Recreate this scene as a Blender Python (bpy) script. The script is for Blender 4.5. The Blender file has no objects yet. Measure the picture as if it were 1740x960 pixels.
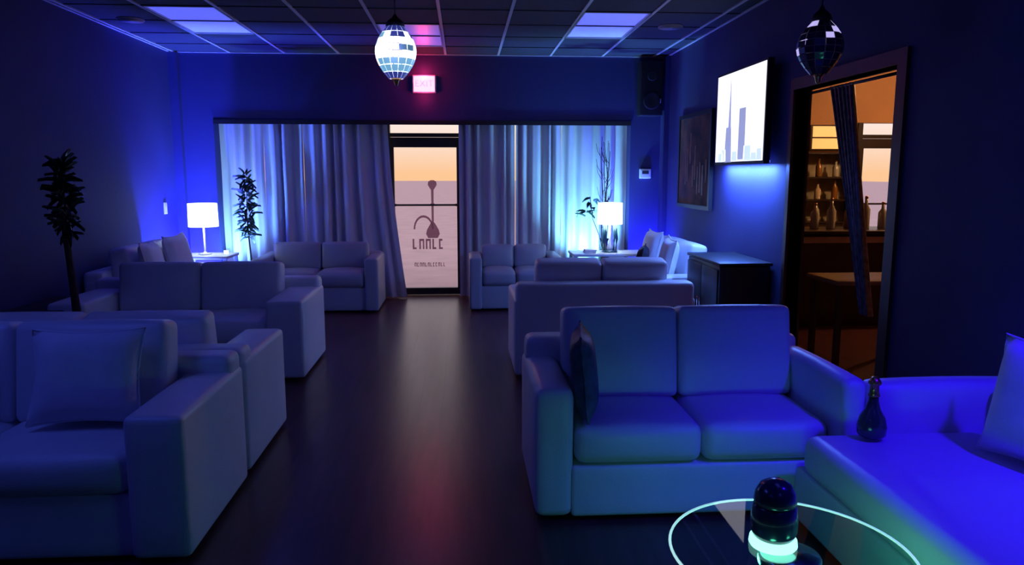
import bpy, math, random
from mathutils import Vector, Matrix
random.seed(7)
PI = math.pi
SC = bpy.context.scene
COL = SC.collection

# ------------------------------------------------------------------ camera, world, exposure
cam_d = bpy.data.cameras.new('camera')
cam_d.sensor_width = 36.0
cam_d.lens = 36.0 * 1250.0 / 1740.0
cam_d.clip_start = 0.05
cam = bpy.data.objects.new('camera', cam_d)
COL.objects.link(cam)
cam.location = (0, 0, 1.52)
cam.rotation_euler = (math.radians(90 - 8.42), 0, math.radians(-3.76))
SC.camera = cam

w = bpy.data.worlds.new('dusk_sky')
SC.world = w
w.use_nodes = True
nt = w.node_tree
nt.nodes.clear()
tc = nt.nodes.new('ShaderNodeTexCoord')
sx = nt.nodes.new('ShaderNodeSeparateXYZ')
rp = nt.nodes.new('ShaderNodeValToRGB')
rp.color_ramp.elements[0].position = 0.0
rp.color_ramp.elements[0].color = (1.0, 0.56, 0.30, 1)
rp.color_ramp.elements[1].position = 0.5
rp.color_ramp.elements[1].color = (0.55, 0.48, 0.72, 1)
e_ = rp.color_ramp.elements.new(0.06)
e_.color = (1.0, 0.78, 0.70, 1)
bg = nt.nodes.new('ShaderNodeBackground')
bg.inputs['Strength'].default_value = 1.1
wo = nt.nodes.new('ShaderNodeOutputWorld')
nt.links.new(tc.outputs['Generated'], sx.inputs[0])
nt.links.new(sx.outputs['Z'], rp.inputs[0])
nt.links.new(rp.outputs[0], bg.inputs['Color'])
nt.links.new(bg.outputs[0], wo.inputs[0])

SC.view_settings.view_transform = 'Standard'
SC.view_settings.look = 'None'
SC.view_settings.exposure = 0.0
SC.view_settings.gamma = 1.0
SC.view_settings.use_curve_mapping = False

# light levels, lamps of the room plus the added unseen ceiling panels (watts / emission strengths)
BLUE = (0.022, 0.034, 1.0)
P_TROFFER = 2.6          # blue ceiling panels
P_UPLIGHT = 400.0          # LED cans in the far corners
P_LAMP = 3.2             # table lamps
P_FLOOD = 240.0           # blue LED flood over the sectional
P_TVGLOW = 60.0           # LED strip under the screen
P_TABLE = 2.4            # green LED in the glass table
P_PEND = 2.5
P_EXIT = 6.0
P_SIDE = 75.0            # warm pendant of the side room

# ------------------------------------------------------------------ materials
MATS = {}
def mat(name, col, rough=0.6, metal=0.0, noise=0.0, nscale=8.0, bump=0.0, bscale=120.0, coat=0.0, stretch=None):
    m = bpy.data.materials.new(name)
    m.use_nodes = True
    n = m.node_tree
    b = n.nodes['Principled BSDF']
    b.inputs['Roughness'].default_value = rough
    b.inputs['Metallic'].default_value = metal
    b.inputs['Coat Weight'].default_value = coat
    t = n.nodes.new('ShaderNodeTexCoord')
    mp = n.nodes.new('ShaderNodeMapping')
    n.links.new(t.outputs['Object'], mp.inputs[0])
    if stretch:
        mp.inputs['Scale'].default_value = stretch
    ns = n.nodes.new('ShaderNodeTexNoise')
    ns.inputs['Scale'].default_value = nscale
    ns.inputs['Detail'].default_value = 4
    n.links.new(mp.outputs[0], ns.inputs['Vector'])
    r = n.nodes.new('ShaderNodeValToRGB')
    k = noise
    r.color_ramp.elements[0].color = (*[max(0, c * (1 - k)) for c in col], 1)
    r.color_ramp.elements[1].color = (*[min(1, c * (1 + k)) for c in col], 1)
    r.color_ramp.elements[0].position = 0.3
    r.color_ramp.elements[1].position = 0.7
    n.links.new(ns.outputs['Fac'], r.inputs[0])
    n.links.new(r.outputs[0], b.inputs['Base Color'])
    if bump > 0:
        n2 = n.nodes.new('ShaderNodeTexNoise')
        n2.inputs['Scale'].default_value = bscale
        n.links.new(t.outputs['Object'], n2.inputs['Vector'])
        bp = n.nodes.new('ShaderNodeBump')
        bp.inputs['Strength'].default_value = bump
        bp.inputs['Distance'].default_value = 0.004
        n.links.new(n2.outputs['Fac'], bp.inputs['Height'])
        n.links.new(bp.outputs[0], b.inputs['Normal'])
    MATS[name] = m
    return m

def emis(name, col, strength, base=(0.8, 0.8, 0.8), rough=0.4):
    m = mat(name, base, rough)
    b = m.node_tree.nodes['Principled BSDF']
    b.inputs['Emission Color'].default_value = (*col, 1)
    b.inputs['Emission Strength'].default_value = strength
    return m

def glass(name, tint=(0.95, 0.97, 0.97), gloss=0.12, rough=0.02, fres=True):
    m = bpy.data.materials.new(name)
    m.use_nodes = True
    n = m.node_tree
    n.nodes.clear()
    o = n.nodes.new('ShaderNodeOutputMaterial')
    tr = n.nodes.new('ShaderNodeBsdfTransparent')
    tr.inputs[0].default_value = (*tint, 1)
    g = n.nodes.new('ShaderNodeBsdfGlossy')
    g.inputs['Roughness'].default_value = rough
    mx = n.nodes.new('ShaderNodeMixShader')
    fr = n.nodes.new('ShaderNodeLayerWeight')
    fr.inputs['Blend'].default_value = gloss
    ge = n.nodes.new('ShaderNodeNewGeometry')
    inv = n.nodes.new('ShaderNodeMath'); inv.operation = 'SUBTRACT'; inv.inputs[0].default_value = 1.0
    mu = n.nodes.new('ShaderNodeMath'); mu.operation = 'MULTIPLY'
    n.links.new(ge.outputs['Backfacing'], inv.inputs[1])
    n.links.new(fr.outputs['Fresnel'], mu.inputs[0]); n.links.new(inv.outputs[0], mu.inputs[1])
    n.links.new(mu.outputs[0], mx.inputs[0])
    n.links.new(tr.outputs[0], mx.inputs[1])
    n.links.new(g.outputs[0], mx.inputs[2])
    n.links.new(mx.outputs[0], o.inputs[0])
    MATS[name] = m
    return m

def floor_mat():
    m = mat('floor_wood', (0.085, 0.026, 0.026), 0.30, noise=0.35, nscale=3.0, stretch=(6, 0.6, 1))
    n = m.node_tree
    b = n.nodes['Principled BSDF']
    t = n.nodes.new('ShaderNodeTexCoord')
    mp = n.nodes.new('ShaderNodeMapping')
    mp.inputs['Rotation'].default_value = (0, 0, PI / 2)
    br = n.nodes.new('ShaderNodeTexBrick')
    br.inputs['Scale'].default_value = 1.0
    br.inputs['Brick Width'].default_value = 1.2
    br.inputs['Row Height'].default_value = 0.15
    br.inputs['Mortar Size'].default_value = 0.003
    n.links.new(t.outputs['Object'], mp.inputs[0])
    n.links.new(mp.outputs[0], br.inputs['Vector'])
    bp = n.nodes.new('ShaderNodeBump')
    bp.inputs['Strength'].default_value = 0.25
    bp.inputs['Distance'].default_value = 0.002
    bp.invert = True
    n.links.new(br.outputs['Fac'], bp.inputs['Height'])
    n.links.new(bp.outputs[0], b.inputs['Normal'])
    return m

floor_mat()
mat('wall_paint', (0.030, 0.030, 0.135), 0.75, noise=0.06, nscale=2.5, bump=0.15, bscale=60)
mat('warm_wall', (0.62, 0.34, 0.17), 0.8, noise=0.08, nscale=2.0)
mat('tile_dark', (0.030, 0.030, 0.050), 0.9, noise=0.15, nscale=40, bump=0.4, bscale=200)
mat('tbar', (0.42, 0.40, 0.45), 0.5)
mat('black_trim', (0.012, 0.011, 0.014), 0.5, noise=0.1)
mat('brown_frame', (0.050, 0.022, 0.012), 0.45, noise=0.3, nscale=6)
mat('alu_dark', (0.035, 0.028, 0.030), 0.4, metal=0.3)
mat('white_leather', (0.72, 0.71, 0.73), 0.42, noise=0.03, nscale=5, bump=0.25, bscale=160)
mat('grey_leather', (0.36, 0.36, 0.40), 0.45, noise=0.03, nscale=5, bump=0.25, bscale=160)
mat('white_fabric', (0.80, 0.79, 0.82), 0.85, noise=0.05, nscale=12, bump=0.5, bscale=220)
mat('dark_pillow', (0.10, 0.11, 0.17), 0.6, noise=0.5, nscale=14, bump=0.5, bscale=120)
mat('charcoal_fabric', (0.02, 0.02, 0.03), 0.8, noise=0.2)
mat('curtain_sheer', (0.62, 0.60, 0.62), 0.55, noise=0.04, nscale=3)
mat('chrome', (0.6, 0.6, 0.62), 0.2, metal=1.0)
mat('foot_black', (0.015, 0.015, 0.016), 0.5)
mat('table_white', (0.75, 0.75, 0.78), 0.3)
mat('black_wood', (0.010, 0.010, 0.012), 0.4, noise=0.2)
mat('lamp_glass', (0.04, 0.12, 0.16), 0.15, coat=0.5)
mat('plastic_white', (0.78, 0.78, 0.80), 0.4)
mat('leaf_dark', (0.012, 0.040, 0.016), 0.5, noise=0.3)
mat('bark', (0.055, 0.028, 0.016), 0.8, noise=0.4, nscale=14)
mat('twig', (0.06, 0.045, 0.05), 0.8, noise=0.3)
mat('pot_dark', (0.025, 0.022, 0.026), 0.5, noise=0.2)
mat('soil', (0.02, 0.012, 0.008), 0.95, noise=0.4, nscale=30)
mat('painting', (0.075, 0.022, 0.012), 0.95, noise=0.9, nscale=5)
mat('painting_mark', (0.16, 0.045, 0.025), 0.6, noise=0.5, nscale=12)
mat('speaker_black', (0.006, 0.006, 0.010), 0.6)
mat('vessel_navy', (0.020, 0.025, 0.070), 0.22, noise=0.2, coat=0.4)
mat('vase_glass', (0.05, 0.05, 0.06), 0.12, noise=0.5, nscale=9, coat=0.6)
mat('brass', (0.55, 0.30, 0.10), 0.3, metal=0.9)
mat('bead_silver', (0.16, 0.15, 0.15), 0.35, metal=0.6, noise=0.5, nscale=30)
mat('counter_dark', (0.030, 0.016, 0.012), 0.35, noise=0.2)
mat('counter_gold', (0.30, 0.19, 0.08), 0.35, noise=0.2)
mat('bar_panel', (0.42, 0.36, 0.24), 0.5, noise=0.3, nscale=6)
mat('cream', (0.72, 0.58, 0.38), 0.6, noise=0.15)
mat('bottle_amber', (0.30, 0.13, 0.03), 0.15, coat=0.5)
mat('bottle_clear', (0.50, 0.50, 0.42), 0.15, coat=0.5)
mat('concrete', (0.82, 0.58, 0.48), 0.9, noise=0.08, nscale=2)
glass('decal', (0.52, 0.40, 0.48), gloss=0.02)
mat('screen_skyline', (0.05, 0.05, 0.06), 0.5)
glass('pane')
glass('table_glass', (0.80, 0.93, 0.90), gloss=0.35, rough=0.015)
emis('troffer_lens', (0.10, 0.12, 1.0), 0.75)
emis('troffer_lens_violet', (0.20, 0.12, 0.75), 0.28)
emis('lamp_shade', (0.85, 1.0, 1.0), 3.0)
emis('exit_face', (1.0, 0.42, 0.62), 1.7)
emis('exit_letter', (1.0, 0.22, 0.40), 1.3)
emis('tv_picture', (0.95, 0.93, 1.0), 1.25)
emis('tv_tower', (0.36, 0.40, 0.62), 0.75)
emis('tv_haze', (0.62, 0.78, 1.0), 1.0)
emis('led_blue', (0.10, 0.16, 1.0), 4.0)
emis('led_green', (0.35, 1.0, 0.78), 1.7)
emis('rim_glow', (0.55, 1.0, 0.95), 0.75)
emis('mosaic_white', (0.90, 0.95, 1.0), 1.6)
emis('mosaic_pink', (1.0, 0.86, 1.0), 1.4)
emis('mosaic_cyan', (0.16, 0.42, 0.62), 0.9)
emis('mosaic_blue', (0.05, 0.07, 0.55), 0.35)
emis('mosaic_teal', (0.05, 0.22, 0.26), 0.5)
mat('mosaic_off', (0.03, 0.025, 0.07), 0.3, coat=0.3, noise=0.6, nscale=20)
emis('mosaic_glint', (0.55, 0.48, 0.95), 0.9)  # emission put in for light glinting off the unlit lamp
emis('amber_sign', (1.0, 0.52, 0.10), 0.75)
emis('warm_bulb', (1.0, 0.72, 0.42), 3.0)
emis('candle_flame', (0.75, 0.90, 1.0), 1.6)

# ------------------------------------------------------------------ mesh helpers
class MB:
    def __init__(s):
        s.v, s.f, s.sm = [], [], []
    def add(s, vs, fs, smooth=True, M=None):
        o = len(s.v)
        for p in vs:
            p = Vector(p)
            if M: p = M @ p
            s.v.append(p)
        for f in fs:
            s.f.append([i + o for i in f]); s.sm.append(smooth)
        return s
    def box(s, x0, x1, y0, y1, z0, z1, M=None):
        vs = [(x, y, z) for x in (x0, x1) for y in (y0, y1) for z in (z0, z1)]
        fs = [(0, 1, 3, 2), (4, 6, 7, 5), (0, 4, 5, 1), (2, 3, 7, 6), (0, 2, 6, 4), (1, 5, 7, 3)]
        return s.add(vs, fs, False, M)
    def rbox(s, c, size, r=0.03, bulge=(0, 0, 0), n=4, M=None):
        h = [d / 2 for d in size]
        r = min(r, min(h) * 0.98)
        def line(hh):
            inner = [(-hh + r) + (2 * (hh - r)) * i / n for i in range(n + 1)]
            return [-hh, -hh + 0.42 * r] + inner + [hh - 0.42 * r, hh]
        L = [line(q) for q in h]
        N = [len(q) - 1 for q in L]
        idx, vs, fs = {}, [], []
        def vert(i, j, k):
            if (i, j, k) in idx: return idx[(i, j, k)]
            p = [L[0][i], L[1][j], L[2][k]]
            q = [max(-(h[a] - r), min(h[a] - r, p[a])) for a in range(3)]
            d = Vector([p[a] - q[a] for a in range(3)])
            if d.length > 1e-9: d = d.normalized() * r
            u = [p[a] / h[a] for a in range(3)]
            o = [q[a] + d[a] for a in range(3)]
            for a in range(3):
                b_, c_ = (a + 1) % 3, (a + 2) % 3
                o[a] += bulge[a] * u[a] * (1 - u[b_] ** 2) * (1 - u[c_] ** 2)
            idx[(i, j, k)] = len(vs)
            vs.append((o[0] + c[0], o[1] + c[1], o[2] + c[2]))
            return idx[(i, j, k)]
        for a in range(3):
            b_, c_ = (a + 1) % 3, (a + 2) % 3
            for side in (0, N[a]):
                for i in range(N[b_]):
                    for j in range(N[c_]):
                        q = []
                        for (di, dj) in ((0, 0), (1, 0), (1, 1), (0, 1)):
                            t = [0, 0, 0]; t[a] = side; t[b_] = i + di; t[c_] = j + dj
                            q.append(vert(*t))
                        fs.append(q if side else q[::-1])
        return s.add(vs, fs, True, M)
    def lathe(s, prof, n=24, M=None, smooth=True):
        vs, fs = [], []
        for (r, z) in prof:
            for k in range(n):
                a = 2 * PI * k / n
                vs.append((r * math.cos(a), r * math.sin(a), z))
        for i in range(len(prof) - 1):
            for k in range(n):
                k2 = (k + 1) % n
                fs.append((i * n + k, i * n + k2, (i + 1) * n + k2, (i + 1) * n + k))
        fs.append(tuple(range(n))[::-1])
        fs.append(tuple((len(prof) - 1) * n + k for k in range(n)))
        return s.add(vs, fs, smooth, M)
    def tube(s, pts, r, n=8, taper=None):
        pts = [Vector(p) for p in pts]
        vs, fs = [], []
        for i, p in enumerate(pts):
            a = pts[max(i - 1, 0)]; b = pts[min(i + 1, len(pts) - 1)]
            t = (b - a).normalized()
            u = t.cross(Vector((0, 0, 1)))
            if u.length < 1e-3: u = Vector((1, 0, 0))
            u.normalize(); v = t.cross(u)
            rr = r if taper is None else r + (taper - r) * i / (len(pts) - 1)
            for k in range(n):
                q = 2 * PI * k / n
                vs.append(p + u * (rr * math.cos(q)) + v * (rr * math.sin(q)))
        for i in range(len(pts) - 1):
            for k in range(n):
                k2 = (k + 1) % n
                fs.append((i * n + k, i * n + k2, (i + 1) * n + k2, (i + 1) * n + k))
        fs.append(tuple(range(n))[::-1]); fs.append(tuple((len(pts) - 1) * n + k for k in range(n)))
        return s.add(vs, fs, True)
    def prism(s, poly, y0, y1, M=None):
        n = len(poly)
        vs = [(x, y0, z) for x, z in poly] + [(x, y1, z) for x, z in poly]
        fs = [tuple(range(n)), tuple(range(2 * n - 1, n - 1, -1))]
        for k in range(n):
            k2 = (k + 1) % n
            fs.append((k, k + n, k2 + n, k2))
        return s.add(vs, fs, False, M)
    def mesh(s, name):
        m = bpy.data.meshes.new(name)
        m.from_pydata([tuple(p) for p in s.v], [], s.f)
        m.update()
        for p, q in zip(m.polygons, s.sm): p.use_smooth = q
        return m
    def build(s, name, material, parent=None, loc=None, rot=None):
        m = s.mesh(name)
        m.materials.append(MATS[material])
        return link(name, m, parent, loc, rot)

def link(name, data, parent=None, loc=None, rot=None):
    o = bpy.data.objects.new(name, data)
    COL.objects.link(o)
    if parent: o.parent = parent
    if loc: o.location = loc
    if rot: o.rotation_euler = rot
    return o

def tag(o, label, cat, group=None):
    o['label'] = label; o['category'] = cat
    if group: o['group'] = group
    return o

def thing(name, label, cat, loc=(0, 0, 0), rz=0, group=None):
    o = link(name, None, None, loc, (0, 0, rz))
    o.empty_display_size = 0.1
    return tag(o, label, cat, group)

def struct(o):
    o['kind'] = 'structure'
    return o

def lamp(name, kind, parent, loc, power, col, radius=0.05, rot=None, angle=None, size=None, size_y=None, blend=0.6):
    d = bpy.data.lights.new(name, kind)
    d.energy = power
    d.color = col
    if kind in ('POINT', 'SPOT'): d.shadow_soft_size = radius
    if kind == 'SPOT':
        d.spot_size = math.radians(angle); d.spot_blend = blend
    if kind == 'AREA':
        d.size = size
        if size_y: d.shape = 'RECTANGLE'; d.size_y = size_y
    return link(name, d, parent, loc, rot)

def aim(frm, to):
    return (Vector(to) - Vector(frm)).to_track_quat('-Z', 'Y').to_euler()

# ------------------------------------------------------------------ the room
XL, XR, YB, YF, H = -3.30, 2.42, 8.84, -2.6, 2.88
YG = 9.25                                   # glazing plane in the recess
OX0, OX1, OZ = -2.86, 2.00, 2.09            # recess opening
DY0, DY1, DZ = 4.05, 5.34, 2.12             # doorway in the right wall
SXR = 7.2                                   # side room
T = 0.10
struct(MB().box(XL - T, SXR + T, YF - T, YG + 0.06, -0.12, 0).build('floor', 'floor_wood'))
struct(MB().box(XL - T, XL, YF - T, YB + 0.5, 0, H).build('wall_left', 'wall_paint'))
b = MB().box(XR, XR + T, YF - T, DY0, 0, H).box(XR, XR + T, DY1, YB, 0, H).box(XR, XR + T, DY0, DY1, DZ, H)
struct(b.build('wall_right', 'wall_paint'))
b = MB().box(XL, OX0, YB, YG + 0.1, 0, H).box(OX1, XR + T, YB, YG + 0.1, 0, H).box(OX0, OX1, YB, YG + 0.1, OZ + 0.28, H)
b.box(OX0, OX1, YB, YB + 0.06, OZ, OZ + 0.28)
struct(b.build('wall_back', 'wall_paint'))
struct(MB().box(XL, XR, YF - T, YF, 0, H).build('wall_front', 'wall_paint'))
# side room
b = MB().box(XR + T, 5.02, YG, YG + 0.14, 0, H).box(5.68, SXR, YG, YG + 0.14, 0, H)
b.box(5.02, 5.68, YG, YG + 0.14, 2.16, H)
struct(b.build('wall_side_room_back', 'warm_wall'))
struct(MB().box(SXR, SXR + T, 2.0, YG + 0.14, 0, H).build('wall_side_room_right', 'warm_wall'))
struct(MB().box(XR + T, SXR, 2.0 - T, 2.0, 0, H).build('wall_side_room_front', 'warm_wall'))
struct(MB().box(XR + T, SXR + T, 2.0 - T, YG + 0.14, H, H + 0.1).build('ceiling_side_room', 'warm_wall'))

# suspended ceiling: slab, T-bars and single lay-in tiles
ceil = struct(MB().box(XL - T, XR + T, YF - T, YG + 0.1, H + 0.06, H + 0.16).build('ceiling', 'tile_dark'))
P = 0.61
xs = [XL] + [x for x in (-0.19 + P * k for k in range(-6, 6)) if XL + 0.05 < x < XR - 0.05] + [XR]
ys = [YB] + [8.30 - P * k for k in range(0, 30) if 8.30 - P * k > YF + 0.05] + [YF]
ys = sorted(set(round(y, 3) for y in ys))
PANELS = [(-2.63, 6.47, 'troffer_lens', 1.0), (1.03, 6.47, 'troffer_lens', 1.0), (-0.80, 7.08, 'troffer_lens_violet', 0.15),
          (-2.63, 1.59, 'troffer_lens', 4.0), (1.03, 1.59, 'troffer_lens', 0.4), (-2.63, -1.46, 'troffer_lens', 1.0), (1.03, -1.46, 'troffer_lens', 0.6)]  # this row: unseen panels added for dim blue ambient light
def in_panel(cx, cy):
    return any(px < cx < px + P and py < cy < py + 2 * P for px, py, _, _ in PANELS)
tmesh = {}
for i in range(len(xs) - 1):
    for j in range(len(ys) - 1):
        cx, cy = (xs[i] + xs[i + 1]) / 2, (ys[j] + ys[j + 1]) / 2
        if in_panel(cx, cy): continue
        dx, dy = round(xs[i + 1] - xs[i] - 0.02, 3), round(ys[j + 1] - ys[j] - 0.02, 3)
        if dx < 0.02 or dy < 0.02: continue
        k = (dx, dy)
        if k not in tmesh:
            m = MB().box(-dx / 2, dx / 2, -dy / 2, dy / 2, 0, 0.02).mesh('ceiling_tile')
            m.materials.append(MATS['tile_dark']); tmesh[k] = m
        link('ceiling_tile', tmesh[k], ceil, (cx, cy, H + 0.006))
for x in xs[1:-1]:
    MB().box(x - 0.013, x + 0.013, YF, YB, H - 0.004, H + 0.03).build('grid_bar', 'tbar', ceil)
for y in ys[1:-1]:
    MB().box(XL, XR, y - 0.009, y + 0.009, H - 0.001, H + 0.03).build('cross_bar', 'tile_dark', ceil)
for (x0, x1, y0, y1) in ((XL, XL + 0.025, YF, YB), (XR - 0.025, XR, YF, YB), (XL, XR, YB - 0.02, YB)):
    MB().box(x0, x1, y0, y1, H - 0.006, H + 0.004).build('wall_angle', 'tbar', ceil)
PL = ['blue lit ceiling light panel above the left corner table lamp', 'blue lit ceiling light panel on the side of the wall screen',
      'dim violet ceiling light panel in front of the exit sign', 'added unseen blue fill panel above the front loveseat with pillows',
      'added unseen blue fill panel above the round glass table', 'added unseen blue fill panel at the rear on the plant side', 'added unseen blue fill panel at the rear on the screen side']
for (px, py, m, k), lab in zip(PANELS, PL):
    t = thing('ceiling_light', lab, 'ceiling light', (px + P / 2, py + P, H - 0.004), group='ceiling light panels')
    fr = MB()
    a_, c_ = P / 2 - 0.006, P - 0.006
    fr.box(-a_, a_, -c_, -c_ + 0.02, 0.0, 0.05).box(-a_, a_, c_ - 0.02, c_, 0.0, 0.05).box(-a_, -a_ + 0.02, -c_, c_, 0.0, 0.05).box(a_ - 0.02, a_, -c_, c_, 0.0, 0.05)
    fr.build('frame', 'tbar', t)
    MB().box(-a_ + 0.021, a_ - 0.021, -c_ + 0.021, c_ - 0.021, 0.012, 0.022).build('lens', m, t)
    col = BLUE if m == 'troffer_lens' else (0.35, 0.15, 0.9)
    if k > 3: col = (0.06, 0.11, 1.0)
    lamp('panel_light', 'AREA', t, (0, 0, -0.006), P_TROFFER * k, col, size=P * 0.9, size_y=P * 1.8)

# small round ceiling speakers beside the two bright panels
for (x, y, lab) in ((-2.95, 7.05, 'pale round ceiling speaker beside the panel over the corner lamp'), (1.95, 7.05, 'pale round ceiling speaker beside the panel nearer the wall screen')):
    t = thing('ceiling_speaker', lab, 'speaker', (x, y, H), group='round ceiling speakers')
    MB().lathe([(0.115, -0.006), (0.115, 0.004), (0.098, 0.004), (0.098, -0.010), (0.11, -0.012)][::-1], 28).build('ring', 'tbar', t)
    MB().lathe([(0.0, -0.011), (0.05, -0.010), (0.096, -0.006), (0.096, 0.0)], 28).build('grille', 'tbar', t)

for nm, (x0, x1, y0, y1) in {'baseboard_left': (XL, XL + 0.015, YF, YB), 'baseboard_right': (XR - 0.015, XR, DY1 + 0.06, YB)}.items():
    struct(MB().box(x0, x1, y0, y1, 0.001, 0.12).build(nm, 'black_trim'))
struct(MB().box(XR - 0.015, XR, YF, DY0 - 0.1, 0.001, 0.12).build('baseboard_right', 'black_trim'))
# dark pilaster strips in the far corners
struct(MB().box(XL, XL + 0.10, YB - 0.07, YB, 0.001, H - 0.01).build('trim_1', 'wall_paint'))
struct(MB().box(XR - 0.06, XR, YB - 0.16, YB, 0.001, H - 0.01).build('trim_2', 'wall_paint'))
# black strip standing in for the thin shadow line over the curtains
struct(MB().box(OX0, OX1, YB - 0.012, YB - 0.001, OZ - 0.005, OZ + 0.045).build('shadow_strip', 'black_trim'))
# doorway casing
b = MB().box(XR - 0.02, XR + T + 0.02, DY0 - 0.09, DY0, 0.001, DZ + 0.08).box(XR - 0.02, XR + T + 0.02, DY1, DY1 + 0.05, 0.001, DZ + 0.08).box(XR - 0.02, XR + T + 0.02, DY0, DY1, DZ, DZ + 0.08)
struct(b.build('trim_4', 'brown_frame'))

# ------------------------------------------------------------------ glazing in the recess
def window(name, x0, x1, z0, z1, mull):
    fr = MB()
    fr.box(x0, x1, YG, YG + 0.08, z0, z0 + 0.05).box(x0, x1, YG, YG + 0.08, z1 - 0.05, z1).box(x0, x0 + 0.05, YG, YG + 0.08, z0, z1).box(x1 - 0.05, x1, YG, YG + 0.08, z0, z1)
    o = struct(fr.build(name, 'alu_dark'))
    n = len(mull) + 1
    edges = [x0 + 0.05] + mull + [x1 - 0.05]
    for x in mull: MB().box(x - 0.025, x + 0.025, YG + 0.002, YG + 0.078, z0 + 0.05, z1 - 0.05).build('mullion', 'alu_dark', o)
    for a, c in zip(edges[:-1], edges[1:]):
        MB().box(a + 0.001, c - 0.001, YG + 0.035, YG + 0.041, z0 + 0.05, z1 - 0.05).build('pane', 'pane', o)
    return o
window('window_1', OX0, -0.95, 0.001, 2.36, [-1.9])
window('window_2', 0.02, OX1, 0.001, 2.36, [1.0])
def glass_door(name, x0, x1, decal):
    fr = MB()
    fr.box(x0, x0 + 0.06, YG - 0.03, YG + 0.07, 0.001, 2.36 if decal else 2.16).box(x1 - 0.06, x1, YG - 0.03, YG + 0.07, 0.001, 2.36 if decal else 2.16)
    fr.box(x0 + 0.06, x1 - 0.06, YG - 0.03, YG + 0.07, 1.965, 2.01)
    if decal: fr.box(x0 + 0.06, x1 - 0.06, YG - 0.03, YG + 0.07, 2.31, 2.36)
    o = struct(fr.build(name, 'alu_dark'))
    lf = MB().box(x0 + 0.062, x0 + 0.10, YG, YG + 0.05, 0.005, 1.96).box(x1 - 0.10, x1 - 0.062, YG, YG + 0.05, 0.005, 1.96)
    lf.box(x0 + 0.10, x1 - 0.10, YG, YG + 0.05, 1.84, 1.96).box(x0 + 0.10, x1 - 0.10, YG, YG + 0.05, 0.005, 0.09)
    leaf = lf.build('door_leaf', 'alu_dark', o)
    MB().box(x0 + 0.10, x1 - 0.10, YG + 0.022, YG + 0.028, 0.09, 1.84).build('pane', 'pane', leaf)
    MB().box(x0 + 0.06, x1 - 0.06, YG + 0.02, YG + 0.026, 2.01, 2.31 if decal else 2.16).build('transom_pane', 'pane', o)
    MB().tube([(x0 + 0.08, YG - 0.05, 1.135), (x1 - 0.08, YG - 0.05, 1.135)], 0.012).box(x0 + 0.09, x0 + 0.12, YG - 0.05, YG, 1.12, 1.15).box(x1 - 0.12, x1 - 0.09, YG - 0.05, YG, 1.12, 1.15).build('push_bar', 'alu_dark', leaf)
    return o, leaf
door, leaf = glass_door('door_1', -0.95, 0.02, True)
glass_door('door_2', 5.02, 5.68, False)
# dark print on the entrance glass: a water pipe over two lines of unreadable lettering
yd = YG + 0.014
pr = MB()
def hook(cx, zb):
    prof = [(0.020, 0.72), (0.050, 0.70), (0.055, 0.66), (0.030, 0.62), (0.016, 0.60), (0.014, 0.44), (0.03, 0.42), (0.014, 0.40), (0.013, 0.20), (0.03, 0.18), (0.075, 0.10), (0.085, 0.05), (0.06, 0.0)]
    poly = [(cx + r, zb + z) for r, z in prof] + [(cx - r, zb + z) for r, z in prof[::-1]]
    for i in range(len(prof) - 1):
        (r0, z0), (r1, z1) = prof[i], prof[i + 1]
        pr.prism([(cx - r0, zb + z0), (cx + r0, zb + z0), (cx + r1, zb + z1), (cx - r1, zb + z1)], yd, yd + 0.006)
hook(-0.385, 0.72)
for k in range(14):                          # hose curling from the pipe
    a0, a1 = PI * k / 14, PI * (k + 1) / 14
    q = lambda a, r: (-0.50 + r * math.cos(a), 0.83 + 1.4 * r * math.sin(a) * (1 if True else 1))
    pr.prism([q(a0, 0.105), q(a0, 0.125), q(a1, 0.125), q(a1, 0.105)], yd, yd + 0.006)
rs = random.Random(3)
def strokes(x0, x1, z, hgt, wd):
    x = x0
    while x < x1:
        c = rs.choice((0, 1, 2))
        pr.box(x, x + wd, yd, yd + 0.006, z, z + hgt)
        if c: pr.box(x + wd, x + wd * 2.2, yd, yd + 0.006, z + hgt * 0.8, z + hgt)
        if c == 2: pr.box(x + wd * 2.2, x + wd * 3.1, yd, yd + 0.006, z, z + hgt)
        else: pr.box(x + wd, x + wd * 2.4, yd, yd + 0.006, z, z + hgt * 0.18)
        x += wd * 4.1
strokes(-0.64, -0.24, 0.58, 0.13, 0.020)
strokes(-0.62, -0.25, 0.36, 0.05, 0.008)
pr.build('printed_sign', 'decal', leaf)

# exterior
struct(MB().box(-70, 80, YG + 0.15, 160, -0.14, -0.02).build('ground', 'concrete'))

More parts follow.
